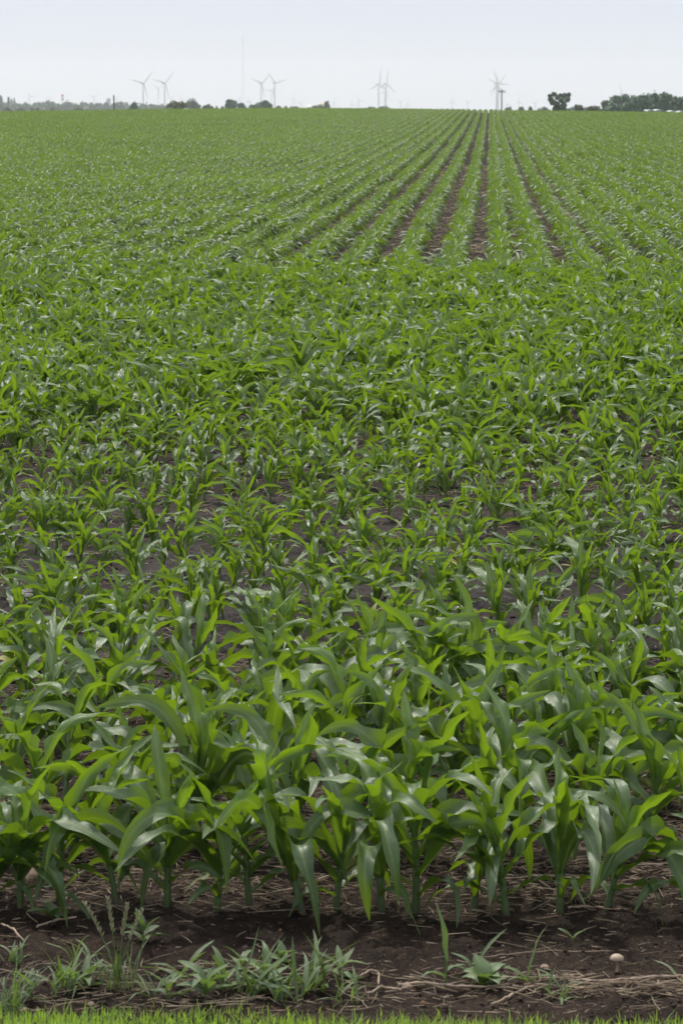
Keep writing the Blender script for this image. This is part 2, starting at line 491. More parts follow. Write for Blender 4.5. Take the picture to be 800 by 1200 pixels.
cand = []
for k in range(ROWS):
    v = V0 + k * SP + (rnd.uniform(-.03, .03))
    half = .1159 * v * 1.18 + 1.6
    u = -half - v * math.tan(YAW) + rnd.uniform(0, .17)
    # u runs along the row; centre of the frame is u = -v*tan(yaw)
    c0 = -v * math.tan(YAW)
    while u < c0 + half:
        if rnd.random() > (.02 if k == 0 else .05 + .19 * math.exp(-((v - 18) / 4.3) ** 2) * (1 + 1.3 * float(vnoise(u * .8, v * .8, 77)))):
            uu = u + rnd.uniform(-.025, .025); vv = v + rnd.gauss(0, .022)
            cand.append((k, uu, vv))
        u += rnd.uniform(.12, .205)
inst = []   # plants that go into the mass
indiv = []
for k, u, v in cand:
    x, y = uv_to_xy(u, v)
    px, py, d = project(x, y, gz(x, y))
    if -25 < px < 825 and len(indiv) < 300: indiv.append((k, u, v, x, y, px))
    else: inst.append((k, u, v, x, y))

ORD = ['front', 'second', 'third', 'fourth', 'fifth', 'sixth', 'seventh', 'eighth', 'ninth', 'tenth', 'eleventh', 'twelfth', 'thirteenth', 'fourteenth', 'fifteenth', 'sixteenth', 'seventeenth', 'eighteenth', 'nineteenth', 'twentieth', 'twenty-first', 'twenty-second']
NTH = [''] + ORD[1:]
rows = {}
for p in indiv: rows.setdefault(p[0], []).append(p)
for k in sorted(rows):
    row = sorted(rows[k], key=lambda p: p[5])
    n = len(row)
    for j, (k_, u, v, x, y, px) in enumerate(row):
        stalk, blades = rnd.choice(young_protos if is_young(v) else near_protos)
        s = size_at(u, v) * rnd.uniform(.88, 1.12) * (1.03 if k == 0 else 1)
        tilt = max(-.25, rnd.gauss(.10 + .10 * float(sstep(10.3, 11.2, v) * (1 - sstep(13.5, 15, v))), .12)); tiltd = rnd.gauss(0, .6)
        if j < (n + 1) // 2: where = (NTH[j] + ' from the left' if j else 'leftmost')
        else:
            q = n - 1 - j; where = (NTH[q] + ' from the right' if q else 'rightmost')
        look = ('tall' if s > 1.08 else 'stunted' if s < .72 else 'short' if s < .82 else 'broad-leaved')
        lean = (' leaning' if tilt > .2 and abs(tiltd) < .8 else '')
        rowname = ('front row by bare soil' if k == 0 else ORD[k] + ' row from bare soil')
        o = empty('corn_plant', (x, y, gz(x, y) - .004), None, None); obj('stalk', stalk, o)
        rot = Matrix.Rotation(tiltd, 3, 'Z') @ Matrix.Rotation(tilt, 3, 'Y') @ Matrix.Rotation(rnd.uniform(0, 6.28), 3, 'Z')
        o.rotation_euler = rot.to_euler()
        o.scale = (s, s, s * rnd.uniform(.93, 1.1))
        tag(o, f'{look}{lean} corn plant, {where} in the {rowname}', 'corn plant', 'corn plants in the rows nearest the bare soil strip')
        for b in blades: obj('leaf', b, o)

# the mass: every other plant of the field in one object, as geometry-node instances
def gn_protos():
    mid = []
    for s_ in range(24):
        st, bl = corn_spec(300 + s_, 1, s_ >= 14)
        m = MB(); m.merge(st)
        for b in bl: 
            for q in b.f: b.m[q] = [np.full(len(a), 1) for a in b.f[q]]
            m.merge(b)
        me = m.mesh('corn_mid', [M_STALK, M_CORN]); mid.append(bpy.data.objects.new('corn_mid', me))
    segs = []
    for s_ in range(9):
        r = random.Random(900 + s_)
        m = MB()
        for i in range(7):
            st, bl = corn_spec(500 + s_ * 10 + i, 2)
            p = MB()
            for b in bl:
                for q in b.f: b.m[q] = [np.full(len(a), 1) for a in b.f[q]]
                p.merge(b)
            sc = r.uniform(.8, 1.1)
            M = Matrix.Translation((r.gauss(0, .02), -.5 + (i + .5) / 7 + r.uniform(-.03, .03), 0)) @ Matrix.Rotation(r.uniform(0, 6.28), 4, 'Z') @ Matrix.Scale(sc, 4)
            m.merge(p, Matrix.Diagonal((.66, 1, .92, 1)) @ M)
        me = m.mesh('corn_seg', [M_STALK, M_CORN]); segs.append(bpy.data.objects.new('corn_seg', me))
    return mid, segs
mid_p, seg_p = gn_protos()

P = []; ROT = []; SCL = []; IDX = []; GRP = []
for k, u, v, x, y in inst:
    s = size_at(u, v) * rnd.uniform(.86, 1.12)
    tilt = max(-.2, rnd.gauss(.09, .11))
    rot = (Matrix.Rotation(rnd.gauss(0, .6), 3, 'Z') @ Matrix.Rotation(tilt, 3, 'Y') @ Matrix.Rotation(rnd.uniform(0, 6.28), 3, 'Z')).to_euler()
    P.append((x, y, gz(x, y) - .004)); ROT.append(tuple(rot)); SCL.append(s); IDX.append(('Y' if is_young(v) else 'N')); GRP.append(0)
# lengthwise rows beyond the headland
V1 = V0 + ROWS * SP + .15
us = [-.58, .225]
gl = [.81, .80, .81, .79, .74, .77]
q = -.58
i = 0
while q > -95:
    q -= gl[i] if i < len(gl) else rnd.uniform(.73, .79); i += 1
    us.append(q)
q = .225
gr_ = [.60, .745, .735]
i = 0
while q < 45:
    q += gr_[i] if i < len(gr_) else rnd.uniform(.70, .77); i += 1
    us.append(q)
for u0 in us:
    wide = float(np.interp(u0, [-5, -3.0, -2.2, -1.39, -.58, .225, .82, 1.57, 2.3, 3.1], [1.34, 1.24, 1.2, 1.22, 1.24, 1.30, 1.40, 1.25, 1.42, 1.5]))
    v = V1 + rnd.uniform(0, .5)
    while v < 447:
        x, y = uv_to_xy(u0 + .05 * float(vnoise(v * .07, u0 * 3, 33)), v)
        if abs(x) < .1159 * y * 1.12 + 3.0:
            P.append((x, y, float(macro(x, y)) - .02))
            ROT.append((0, 0, -YAW + (math.pi if rnd.random() < .5 else 0) + rnd.gauss(0, .03)))
            q_ = rnd.uniform(.86, 1.0) * (1 + .25 * float(vnoise(u0 * .5, v * .22, 44))); SCL.append((q_ * wide, q_, q_)); IDX.append(rnd.randrange(9)); GRP.append(1)
        v += 1.0
IDX = [rnd.randrange(14) if q == 'N' else 14 + rnd.randrange(10) if q == 'Y' else q for q in IDX]
me = bpy.data.meshes.new('corn_crop')
me.vertices.add(len(P)); me.vertices.foreach_set('co', np.array(P, np.float32).ravel())
a = me.attributes.new('rot', 'FLOAT_VECTOR', 'POINT'); a.data.foreach_set('vector', np.array(ROT, np.float32).ravel())
a = me.attributes.new('scl', 'FLOAT_VECTOR', 'POINT'); a.data.foreach_set('vector', np.array([(q, q, q) if np.isscalar(q) else q for q in SCL], np.float32).ravel())
a = me.attributes.new('idx', 'INT', 'POINT'); a.data.foreach_set('value', np.array(IDX, np.int32))
a = me.attributes.new('grp', 'INT', 'POINT'); a.data.foreach_set('value', np.array(GRP, np.int32))
crop = obj('corn_crop', me)
tag(crop, 'rest of the green corn crop filling the field behind the nearest rows', 'corn crop', None, 'stuff')
ng = bpy.data.node_groups.new('crop', 'GeometryNodeTree')
ng.interface.new_socket('Geometry', in_out='INPUT', socket_type='NodeSocketGeometry')
ng.interface.new_socket('Geometry', in_out='OUTPUT', socket_type='NodeSocketGeometry')
gi = ng.nodes.new('NodeGroupInput'); go = ng.nodes.new('NodeGroupOutput')
def named(nm, dt):
    n = ng.nodes.new('GeometryNodeInputNamedAttribute'); n.data_type = dt; n.inputs[0].default_value = nm
    return n.outputs[0]
jout = ng.nodes.new('GeometryNodeJoinGeometry')
for gidx, protos in enumerate((mid_p, seg_p)):
    jn = ng.nodes.new('GeometryNodeJoinGeometry')
    for o in protos:
        oi = ng.nodes.new('GeometryNodeObjectInfo'); oi.inputs['Object'].default_value = o; oi.inputs['As Instance'].default_value = True
        ng.links.new(oi.outputs['Geometry'], jn.inputs[0])
    ip = ng.nodes.new('GeometryNodeInstanceOnPoints')
    cmp = ng.nodes.new('FunctionNodeCompare'); cmp.data_type = 'INT'; cmp.operation = 'EQUAL'
    ng.links.new(named('grp', 'INT'), [s for s in cmp.inputs if s.type == 'INT'][0]); [s for s in cmp.inputs if s.type == 'INT'][1].default_value = gidx
    ng.links.new(gi.outputs[0], ip.inputs['Points'])
    ng.links.new(cmp.outputs[0], ip.inputs['Selection'])
    ng.links.new(jn.outputs[0], ip.inputs['Instance'])
    ip.inputs['Pick Instance'].default_value = True
    ng.links.new(named('idx', 'INT'), ip.inputs['Instance Index'])
    e2r = ng.nodes.new('FunctionNodeEulerToRotation'); ng.links.new(named('rot', 'FLOAT_VECTOR'), e2r.inputs[0])
    ng.links.new(e2r.outputs[0], ip.inputs['Rotation'])
    ng.links.new(named('scl', 'FLOAT_VECTOR'), ip.inputs['Scale'])
    ng.links.new(ip.outputs[0], jout.inputs[0])
ng.links.new(jout.outputs[0], go.inputs[0])
md = crop.modifiers.new('crop', 'NODES'); md.node_group = ng

# ------------------------------------------------------------------ residue, clods, pebbles
def straw():
    mb = MB()
    def piece(x, y, z, L, w, az, pitch, bendv, tone):
        d = np.array([math.cos(az) * math.cos(pitch), math.sin(az) * math.cos(pitch), math.sin(pitch)])
        b = np.array([-math.sin(az), math.cos(az), 0]) * bendv * L
        p0 = np.array([x, y, z]); mb.tube([p0 - d * L / 2, p0 + b, p0 + d * L / 2], [w * .8, w, w * .5], 4, tone, 0, False)
    def scatter(n, v0, v1, hw, Lm, wm, lift, dens=None):
        c = 0
        while c < n:
            v = math.sqrt(rnd.uniform(v0 * v0, v1 * v1))
            x = rnd.uniform(-1, 1) * (.1159 * v + hw); y = v
            u, vv = xy_to_uv(x, y)
            if dens and rnd.random() > dens(u, vv): continue
            L = rnd.lognormvariate(math.log(Lm), .6); L = min(L, Lm * 4)
            w = wm * rnd.uniform(.4, 1.5)
            piece(x, y, gz(x, y) + w * .7 + lift * rnd.random(), L, w, rnd.uniform(0, 6.28) if rnd.random() < .5 else rnd.gauss(0, .5), rnd.gauss(0, .16), rnd.gauss(0, .045), rnd.random() ** 1.5)
            c += 1
    scatter(5200, 9.92, 11.6, 1.6, .05, .0016, .02)
    scatter(640, 8.80, 9.35, 1.6, .06, .0015, .02, lambda u, v: 1 if u < -.1 else .2)
    def d1(u, v):
        if v < 9.25: return .25 + (.9 if abs(v - 9.08) < .08 and u > .1 else 0)
        if v < 10.15: return .05 if abs(v - 9.65) > .2 else .12
        p = 1.0 * (.35 + .65 * (float(vnoise(u * 2.2, v * 2.2, 61)) + .5))
        return p * (1 - .5 * math.exp(-((v - 16.8) / 2.0) ** 2))
    scatter(24000, 8.75, 15.0, 1.7, .042, .0014, .018, d1)
    scatter(640, 8.96, 9.2, 1.6, .06, .0017, .02, lambda u, v: .12 + (.9 if u > -.05 else 0))
    scatter(8500, 15.0, 30.0, 1.5, .06, .0026, .02, d1)
    scatter(6500, 45.0, 130.0, -2, .13, .010, .03, lambda u, v: 1 if -4.2 < u < 2.6 else 0)
    tag(obj('corn_residue', mb.mesh('corn_residue', [M_STRAW])), 'dry tan straw and husk litter scattered over the dark soil', 'straw litter', None, 'stuff')
straw()

ICO = None
def ico():
    t = (1 + 5 ** .5) / 2
    V = np.array([(-1, t, 0), (1, t, 0), (-1, -t, 0), (1, -t, 0), (0, -1, t), (0, 1, t), (0, -1, -t), (0, 1, -t), (t, 0, -1), (t, 0, 1), (-t, 0, -1), (-t, 0, 1)]) / math.sqrt(1 + t * t)
    Fc = np.array([(0, 11, 5), (0, 5, 1), (0, 1, 7), (0, 7, 10), (0, 10, 11), (1, 5, 9), (5, 11, 4), (11, 10, 2), (10, 7, 6), (7, 1, 8), (3, 9, 4), (3, 4, 2), (3, 2, 6), (3, 6, 8), (3, 8, 9), (4, 9, 5), (2, 4, 11), (6, 2, 10), (8, 6, 7), (9, 8, 1)])
    return V, Fc
ICV, ICF = ico()
def clods():
    mb = MB()
    for i in range(20000):
        v = math.sqrt(rnd.uniform(8.65 ** 2, 14.5 ** 2)) if i < 17000 else math.sqrt(rnd.uniform(14 ** 2, 26 ** 2))
        x = rnd.uniform(-1, 1) * (.1159 * v + 1.5); y = v
        r = min(.016, rnd.lognormvariate(math.log(.0040), .55))
        tone = 0 if rnd.random() < .93 else rnd.uniform(.3, 1)
        if tone: r *= .75
        V = ICV * r * (1 + .35 * rs.uniform(-1, 1, (12, 1))) * np.array([1, rnd.uniform(.7, 1.2), rnd.uniform(.5, .9)])
        mb.add(V + np.array([x, y, gz(x, y) + r * .2]), ICF, None, tone)
    tag(obj('soil_clods', mb.mesh('soil_clods', [M_CLOD], False)), 'dark soil crumbs and small pebbles lying on the bare ground', 'soil crumbs', None, 'stuff')
clods()

def lawn():
    mb = MB()
    n = 68000
    u = rs.uniform(-3.4, 2.9, n); v = rs.uniform(7.75, 8.99, n)
    edge = 8.70 + .06 * vnoise(u * 2.5, u * 0, 71) + .06 * vnoise(u * 9, u * 0, 72)
    keep = v < edge + np.where(rs.rand(n) < .10, .12 * rs.rand(n), 0)
    u = u[keep]; v = v[keep]
    Vs = []; Ts = []; tones = []
    for i in range(len(u)):
        x, y = uv_to_xy(u[i], v[i]); z = float(macro(x, y)) - .003
        h = rnd.uniform(.022, .050) * (1.5 if rnd.random() < .06 else 1); w = rnd.uniform(.0014, .0026)
        az = rnd.uniform(0, 6.28); lean = rnd.gauss(0, .3); bend = rnd.gauss(0, .35)
        s = np.array([math.cos(az), math.sin(az), 0]); f = np.array([-math.sin(az), math.cos(az), 0])
        p0 = np.array([x, y, z]); p1 = p0 + np.array([0, 0, h * .55]) + f * lean * h * .5; p2 = p0 + np.array([0, 0, h]) + f * (lean + bend) * h
        mb.add([p0 - s * w, p0 + s * w, p1 - s * w * .8, p1 + s * w * .8, p2 - s * w * .1, p2 + s * w * .1], [(0, 1, 3, 2), (2, 3, 5, 4)], None, rnd.random())
    tag(obj('lawn_grass', mb.mesh('lawn_grass', [M_LAWN])), 'bright green mown grass along the near edge of the soil', 'grass', None, 'stuff')
lawn()

# ------------------------------------------------------------------ weeds of the bare strip
def blade_mb(L, W, th0, bend, az, seed, tone, ns=9, nc=3, wave=.05, base=(0, 0, 0), fold=.5, shape=None):
    V, Fq, UV = leaf(L, W, th0, bend, 1.2, az, 0, 0, random.Random(seed).gauss(0, .4), wave, fold, random.Random(seed + 1).gauss(0, .3), seed, ns, nc)
    b = MB(); b.add(V + np.array(base), Fq, UV, tone); return b
def grass_clump(r, n, L0, L1, W, spread, up=.5):
    m = MB()
    for i in range(n):
        L0_, L1_ = L0 * 1.25, L1 * 1.3; az = r.uniform(0, 6.28); d = spread * math.sqrt(r.random())
        a2 = r.uniform(0, 6.28)
        m.merge(blade_mb(r.uniform(L0_, L1_), W * r.uniform(.8, 1.5), r.uniform(.05, up), r.uniform(.2, 1.3), az, r.randrange(10 ** 6), r.uniform(0, 1), 7, 3, .03, (d * math.cos(a2), d * math.sin(a2), -.004)))
    return m
def broad(r, n, L, W, h):
    m = MB()
    for i in range(n):
        az = i * 2.4 + r.uniform(-.4, .4)
        t = i / max(1, n - 1)
        m.merge(blade_mb(L * 1.3 * r.uniform(.7, 1.15), W * 1.45 * r.uniform(.8, 1.2), r.uniform(.75, 1.35) * (1 - .4 * t), r.uniform(.2, 1.2), az, r.randrange(10 ** 6), r.uniform(.1, .9), 8, 5, .06, (0, 0, h * t)))
    m.tube([(0, 0, -.01), (0, 0, h)], [.003, .002], 5, .3, 0, False)
    return m
def weed(name, px, py, m, label, cat, mat=M_WEED, group='weeds on the bare soil strip', extra=()):
    x, y = ground_at(px, py)
    o = obj(name, m.mesh(name, [mat]), None, (x, y, gz(x, y)))
    tag(o, label, cat, group)
    for nm, e, mt in extra: obj(nm, e.mesh(nm, [mt]), o)
    return o
r = random.Random(5)
# grass with seed heads
def seed_stem(L, az, lean, r):
    st = MB(); hd = MB()
    pts = [(math.cos(az) * lean * L * t ** 1.6, math.sin(az) * lean * L * t ** 1.6, L * t) for t in (0, .25, .5, .75, 1)]
    st.tube(pts, [.0024, .0022, .002, .0016, .0012], 5, .6, 0, False)
    for k in range(26):
        t = .62 + .38 * k / 26
        p = np.array([math.cos(az) * lean * L * t ** 1.6, math.sin(az) * lean * L * t ** 1.6, L * t])
        a = k * 2.4
        d = np.array([math.cos(a) * .5, math.sin(a) * .5, 1]); d /= np.linalg.norm(d)
        hd.tube([p, p + d * .008, p + d * .018], [.001, .0032, .0006], 4, r.random(), 0, False)
    return st, hd
m = grass_clump(r, 34, .07, .17, .0045, .05, .8)
ex = []
for L, az, lean in ((.27, 2.9, .40), (.29, 2.6, .12), (.27, .4, .14), (.25, .2, .34)):
    st, hd = seed_stem(L, az, lean, r); ex += [('stem', st, M_WEED), ('seed_head', hd, M_SEED)]
weed('seeding_grass', 138, 1166, m, 'grass weed with four pale seed heads in the bare soil at left', 'grass weed', extra=ex)
weed('grass_tuft', 4, 1186, grass_clump(r, 46, .08, .20, .005, .06, .7), 'fine-bladed grass tuft in the bottom left corner beside the lawn', 'grass tuft')
weed('grass_tuft', 78, 1166, grass_clump(r, 24, .07, .15, .014, .07, .9), 'wide-bladed grass tuft left of the seeding grass', 'grass tuft')
weed('leafy_weed', 100, 1160, broad(r, 7, .10, .022, .03), 'leafy weed tucked between the wide-bladed tuft and the seeding grass', 'weed')
weed('grass_tuft', 18, 1128, grass_clump(r, 12, .06, .11, .012, .03, .9), 'small grass tuft at the left edge beside a dry stalk', 'grass tuft')
weed('leafy_weed', 62, 1078, broad(r, 7, .075, .03, .02), 'broad-leaved weed at the foot of the front corn row at left', 'weed')
weed('leafy_weed', 168, 1110, broad(r, 8, .075, .022, .05), 'spreading weed in the soil above the seeding grass', 'weed')
weed('leafy_weed', 240, 1178, broad(r, 10, .10, .024, .05), 'low leafy weed touching the lawn left of the big grass clump', 'weed')
weed('leafy_weed', 214, 1152, broad(r, 6, .13, .016, .03), 'thin sprawling weed between the seeding grass and the big grass clump', 'weed')
weed('grass_tuft', 290, 1170, grass_clump(r, 16, .10, .20, .016, .05, .7), 'left clump of the broad grass weeds beside the lawn', 'grass tuft')
weed('grass_tuft', 338, 1172, grass_clump(r, 16, .09, .19, .017, .06, .8), 'big clump of broad grass blades in the middle of the weed patch', 'grass tuft')
weed('grass_tuft', 368, 1160, grass_clump(r, 12, .10, .22, .017, .04, .9), 'right clump of broad grass with one long blade arching right', 'grass tuft')
weed('leafy_weed', 312, 1160, broad(r, 12, .10, .026, .07), 'leafy weed growing among the broad grass clumps', 'weed')
weed('leafy_weed', 398, 1150, broad(r, 7, .09, .02, .04), 'small leafy weed beside a bent dry stalk', 'weed')
weed('leafy_weed', 262, 1165, broad(r, 8, .09, .022, .05), 'dull leafy weed just left of the grass clumps', 'weed')
# tall seedling at 520
m = MB(); m.tube([(0, 0, -.01), (.002, 0, .07), (0, 0, .10)], [.004, .003, .003], 6, .4, 0, False)
m.merge(blade_mb(.20, .042, .10, .22, 2.6, 77, .5, 10, 5, .10, (0, 0, .09), .5)); m.merge(blade_mb(.09, .022, .7, 1.2, .5, 78, .4, 8, 3, .1, (0, 0, .05))); m.merge(blade_mb(.10, .03, 1.0, 1.2, 3.4, 79, .3, 8, 3, .1, (0, 0, .04)))
weed('leafy_weed', 522, 1160, m, 'single upright pointed leaf standing before the front corn row', 'weed')
m = broad(r, 7, .08, .05, .03)
weed('leafy_weed', 566, 1160, m, 'round-leaved dark weed behind the long dry stalk', 'weed')
m = MB()
for L, th, bd, az in ((.19, .35, .75, .35), (.10, .9, .8, 3.0), (.12, .6, .9, 2.4)): m.merge(blade_mb(L, .02, th, bd, az, int(L * 1000), .6, 10, 5, .05))
weed('grass_tuft', 556, 1150, m, 'grass weed with a long blade arching right over the round-leaved weed', 'grass tuft')
m = MB()
for L, th, bd, az in ((.20, .15, .6, .3), (.13, .9, .8, 2.8), (.12, 1.0, .6, -.6), (.10, 1.0, .6, 3.9)): m.merge(blade_mb(L, .022, th, bd, az, int(L * 1000) + 5, .6, 10, 5, .05))
weed('grass_tuft', 618, 1162, m, 'grass weed with a tall blade beside the long dry stalk', 'grass tuft')
m = MB(); m.tube([(0, 0, -.01), (0, 0, .03)], .0016, 5, .5, 0, False)
for az in (.2, 3.2): m.merge(blade_mb(.065, .02, .75, .5, az, int(az * 10) + 3, .8, 8, 5, .02, (0, 0, .028)))
weed('seedling', 671, 1112, m, 'tiny two-leaved seedling on the bare soil at right', 'seedling')
weed('grass_tuft', 797, 1148, grass_clump(r, 5, .09, .15, .016, .02, 1.2), 'grass blades reaching in over the bare soil at the right edge', 'grass tuft')
# yellow weeds inside the crop
for px, py, lab in ((436, 742, 'yellow rosette weed in the middle of the crop'), (14, 800, 'yellow-green weed patch at the left edge of the crop'), (537, 668, 'yellow weed beside the wet mud right of centre'), (672, 668, 'yellow weed near the puddles at right')):
    weed('yellow_weed', px, py, broad(r, 12, .09, .035, .09), lab, 'weed', M_YELLOW, 'yellow weeds in the crop')

rw = random.Random(99)
MORE = [('low weed sprouting right of the seeding grass', 178, 1168), ('weed sprout midway along the lawn edge left of the clumps', 196, 1180), ('weed sprout between the big clump and the bent dry stalk', 408, 1172), ('weed sprout in the corner beside the fine grass tuft', 36, 1172), ('weed sprout above the wide-bladed tuft at left', 96, 1132), ('weed sprout in the soil above the grass clumps', 330, 1132), ('weed sprout below the seedling at the right', 655, 1172), ('weed sprout behind the left clump of broad grass', 283, 1142)]
for i, (lab, px, py) in enumerate(MORE):
    m = broad(rw, rw.choice([5, 6, 8]), rw.uniform(.05, .08), rw.uniform(.014, .022), rw.uniform(.02, .05)) if i % 2 else grass_clump(rw, 9, .06, .13, .010, .04, 1.1)
    weed('weed_sprout', px, py, m, lab, 'weed')

# mushroom, stones, dry stalks
x, y = ground_at(722, 1140)
mu = empty('mushroom', (x, y, gz(x, y)), 'pale mushroom standing on the bare soil at right', 'mushroom')
b = MB(); b.tube([(0, 0, -.01), (.002, 0, .02), (.001, 0, .043)], [.0055, .0045, .004], 10, 0, 0, False); obj('stem', b.mesh('stem', [M_SHROOM]), mu)
b = MB(); b.lathe([(.001, .040), (.014, .040), (.0225, .037), (.0235, .041), (.020, .049), (.012, .0545), (.0005, .056)], 20); obj('cap', b.mesh('cap', [M_SHROOM]), mu)

def stone(px, py, r0, label, seed, flat=.7):
    x, y = ground_at(px, py)
    import bmesh
    bm = bmesh.new(); bmesh.ops.create_icosphere(bm, subdivisions=3, radius=1)
    for v in bm.verts:
        c = v.co; n_ = float(vnoise(c.x * 1.6 + seed * 9 + c.z, c.y * 1.6 + c.z * .7, seed)) * .5 + float(vnoise(c.x * 4 + c.z * 2, c.y * 4 + seed, seed + 1)) * .16
        v.co = c * (1 + n_) * r0; v.co.z *= flat
    me = bpy.data.meshes.new('stone'); bm.to_mesh(me); bm.free(); me.materials.append(M_STONE)
    for p in me.polygons: p.use_smooth = True
    tag(obj('stone', me, None, (x, y, gz(x, y) + r0 * .12)), label, 'stone', 'stones on the soil')
stone(34, 1030, .048, 'large tan stone behind the front corn row at the left edge', 1)
stone(215, 1177, .014, 'small pale stone beside the lawn, in line with the low leafy weed', 2)
stone(476, 1160, .022, 'tan stone at the left end of the long dry stalk', 3)
stone(637, 1142, .016, 'reddish tan stone below the two-leaved seedling', 4)
stone(107, 1177, .012, 'round stone beside the lawn below the seeding grass', 5)
stone(28, 1184, .014, 'stone beside the corner grass tuft', 6)

def stick(pix, rad, label, seed, lift=.008):
    r = random.Random(seed)
    pts = []
    for (px, py) in pix:
        x, y = ground_at(px, py); pts.append(np.array([x, y, float(macro(x, y)) + .006 + rad + lift * r.uniform(.2, 1)]))
    c = pts[0].copy()
    # resample with knots
    out = []; rr = []
    for i in range(len(pts) - 1):
        for k in range(6):
            t = k / 6; out.append(pts[i] * (1 - t) + pts[i + 1] * t + np.array([0, r.gauss(0, .0035), r.gauss(0, .001)]) - c); rr.append(rad * r.uniform(.8, 1.15) * (1.2 if k == 0 else 1))
    out.append(pts[-1] - c); rr.append(rad * .6)
    rr = [q * .55 for q in rr]
    m = MB(); m.tube(out, rr, 8)
    tag(obj('dry_stalk', m.mesh('dry_stalk', [M_STICK]), None, tuple(c)), label, 'dry stalk', 'dry corn stalks on the soil')
stick([(466, 1163), (500, 1161), (540, 1164), (604, 1166)], .008, 'long pale dry stalk lying along the lawn beneath the round-leaved weed', 1)
stick([(600, 1165), (645, 1164), (690, 1166)], .007, 'pale dry stalk continuing right from the long stalk', 2)
stick([(665, 1156), (720, 1157), (765, 1153), (802, 1151)], .008, 'pale dry stalk running out of the frame at the right edge', 3)
stick([(640, 1150), (668, 1158), (700, 1162)], .006, 'slanting dry stalk in the litter under the mushroom', 4)
stick([(430, 1172), (446, 1166), (470, 1170)], .007, 'dark curved dry stalk beside the lawn below the bent stalk', 5)
stick([(420, 1152), (436, 1146), (444, 1150), (443, 1160)], .006, 'bent dry stalk right of the big grass clump', 6)
stick([(575, 1185), (600, 1172), (618, 1166)], .008, 'dark short stalk poking up out of the lawn edge', 7)
stick([(2, 1090), (16, 1097), (28, 1107)], .006, 'dry stalk slanting in from the left edge', 8)
stick([(44, 1094), (66, 1087), (90, 1083)], .007, 'brown dry stalk below the left corn plants', 9)
stick([(312, 1056), (345, 1047), (385, 1034)], .007, 'pale dry stalk behind the front corn row left of centre', 10)
stick([(665, 1069), (700, 1071), (735, 1073)], .006, 'dry stalk at the foot of the front corn row at right', 11)
stick([(560, 1128), (600, 1124), (650, 1121), (712, 1122)], .003, 'thin straw lying level across the bare soil behind the mushroom', 12)
stick([(545, 1040), (640, 1034), (690, 1038)], .006, 'pale dry stalk lying behind the front corn row at right', 13)

# ------------------------------------------------------------------ distance: trees
def crown(r, rx, ry, rz, n_leaf, size, clumps, open_=0.0, shape='round'):
    mb = MB()
    cs = []
    for i in range(clumps):
        a = r.uniform(0, 6.28); h = r.uniform(-.75, .8); q = math.sqrt(max(.05, 1 - h * h)) * r.uniform(.35, .8)
        if shape == 'vase': q = r.uniform(.25, 1.0) * (.30 + .42 * (h + .75))
        if shape == 'spire': q *= .9 - .55 * (h + .8)
        cs.append((q * math.cos(a) * rx, q * math.sin(a) * ry, h * rz * .8, r.uniform(.14, .27) if shape == 'vase' else r.uniform(.26, .5)))
    if shape == 'vase':
        cs = [(x_ * rx, r.uniform(-.5, .5) * ry, (z_ * 2 - 1) * rz, r_ * .78) for x_, z_, r_ in ((-.75, .62, .25), (-.48, .86, .20), (-.12, .72, .22), (-.55, .45, .26), (.16, .57, .22), (.46, .80, .17), (.80, .84, .15), (.70, .60, .23), (.36, .36, .27), (-.2, .36, .30), (0, .1, .3), (-.3, .13, .26), (.3, .1, .26), (-.85, .78, .12), (.1, .82, .13))]; clumps = len(cs)
    V = []; Fq = []; tones = []
    for i in range(n_leaf):
        cx, cy, cz, cr = cs[r.randrange(clumps)]
        d = np.array([r.gauss(0, 1), r.gauss(0, 1), r.gauss(0, 1)]); d /= np.linalg.norm(d) + 1e-9
        q = r.random() ** .45 * (1 + max(0, r.gauss(0, .32 if shape == 'vase' else .15)))
        p = np.array([cx, cy, cz]) + d * q * cr * np.array([rx, ry, rz]) * 1.0
        s = size * r.uniform(.6, 1.4)
        nrm = d + np.array([r.gauss(0, .6), r.gauss(0, .6), r.gauss(0, .6) + .4]); nrm /= np.linalg.norm(nrm)
        a = np.cross(nrm, [0, 0, 1.0]); a /= np.linalg.norm(a) + 1e-6; b = np.cross(nrm, a)
        k = len(V); V += [p - a * s - b * s * .5, p + a * s * .3 - b * s, p + a * s + b * s * .4, p - a * s * .2 + b * s]
        Fq.append((k, k + 1, k + 2, k + 3)); tones += [min(1, max(0, .35 + .4 * r.gauss(0, .5)))] * 4
    mb.add(V, Fq, None, tones)
    return mb, cs
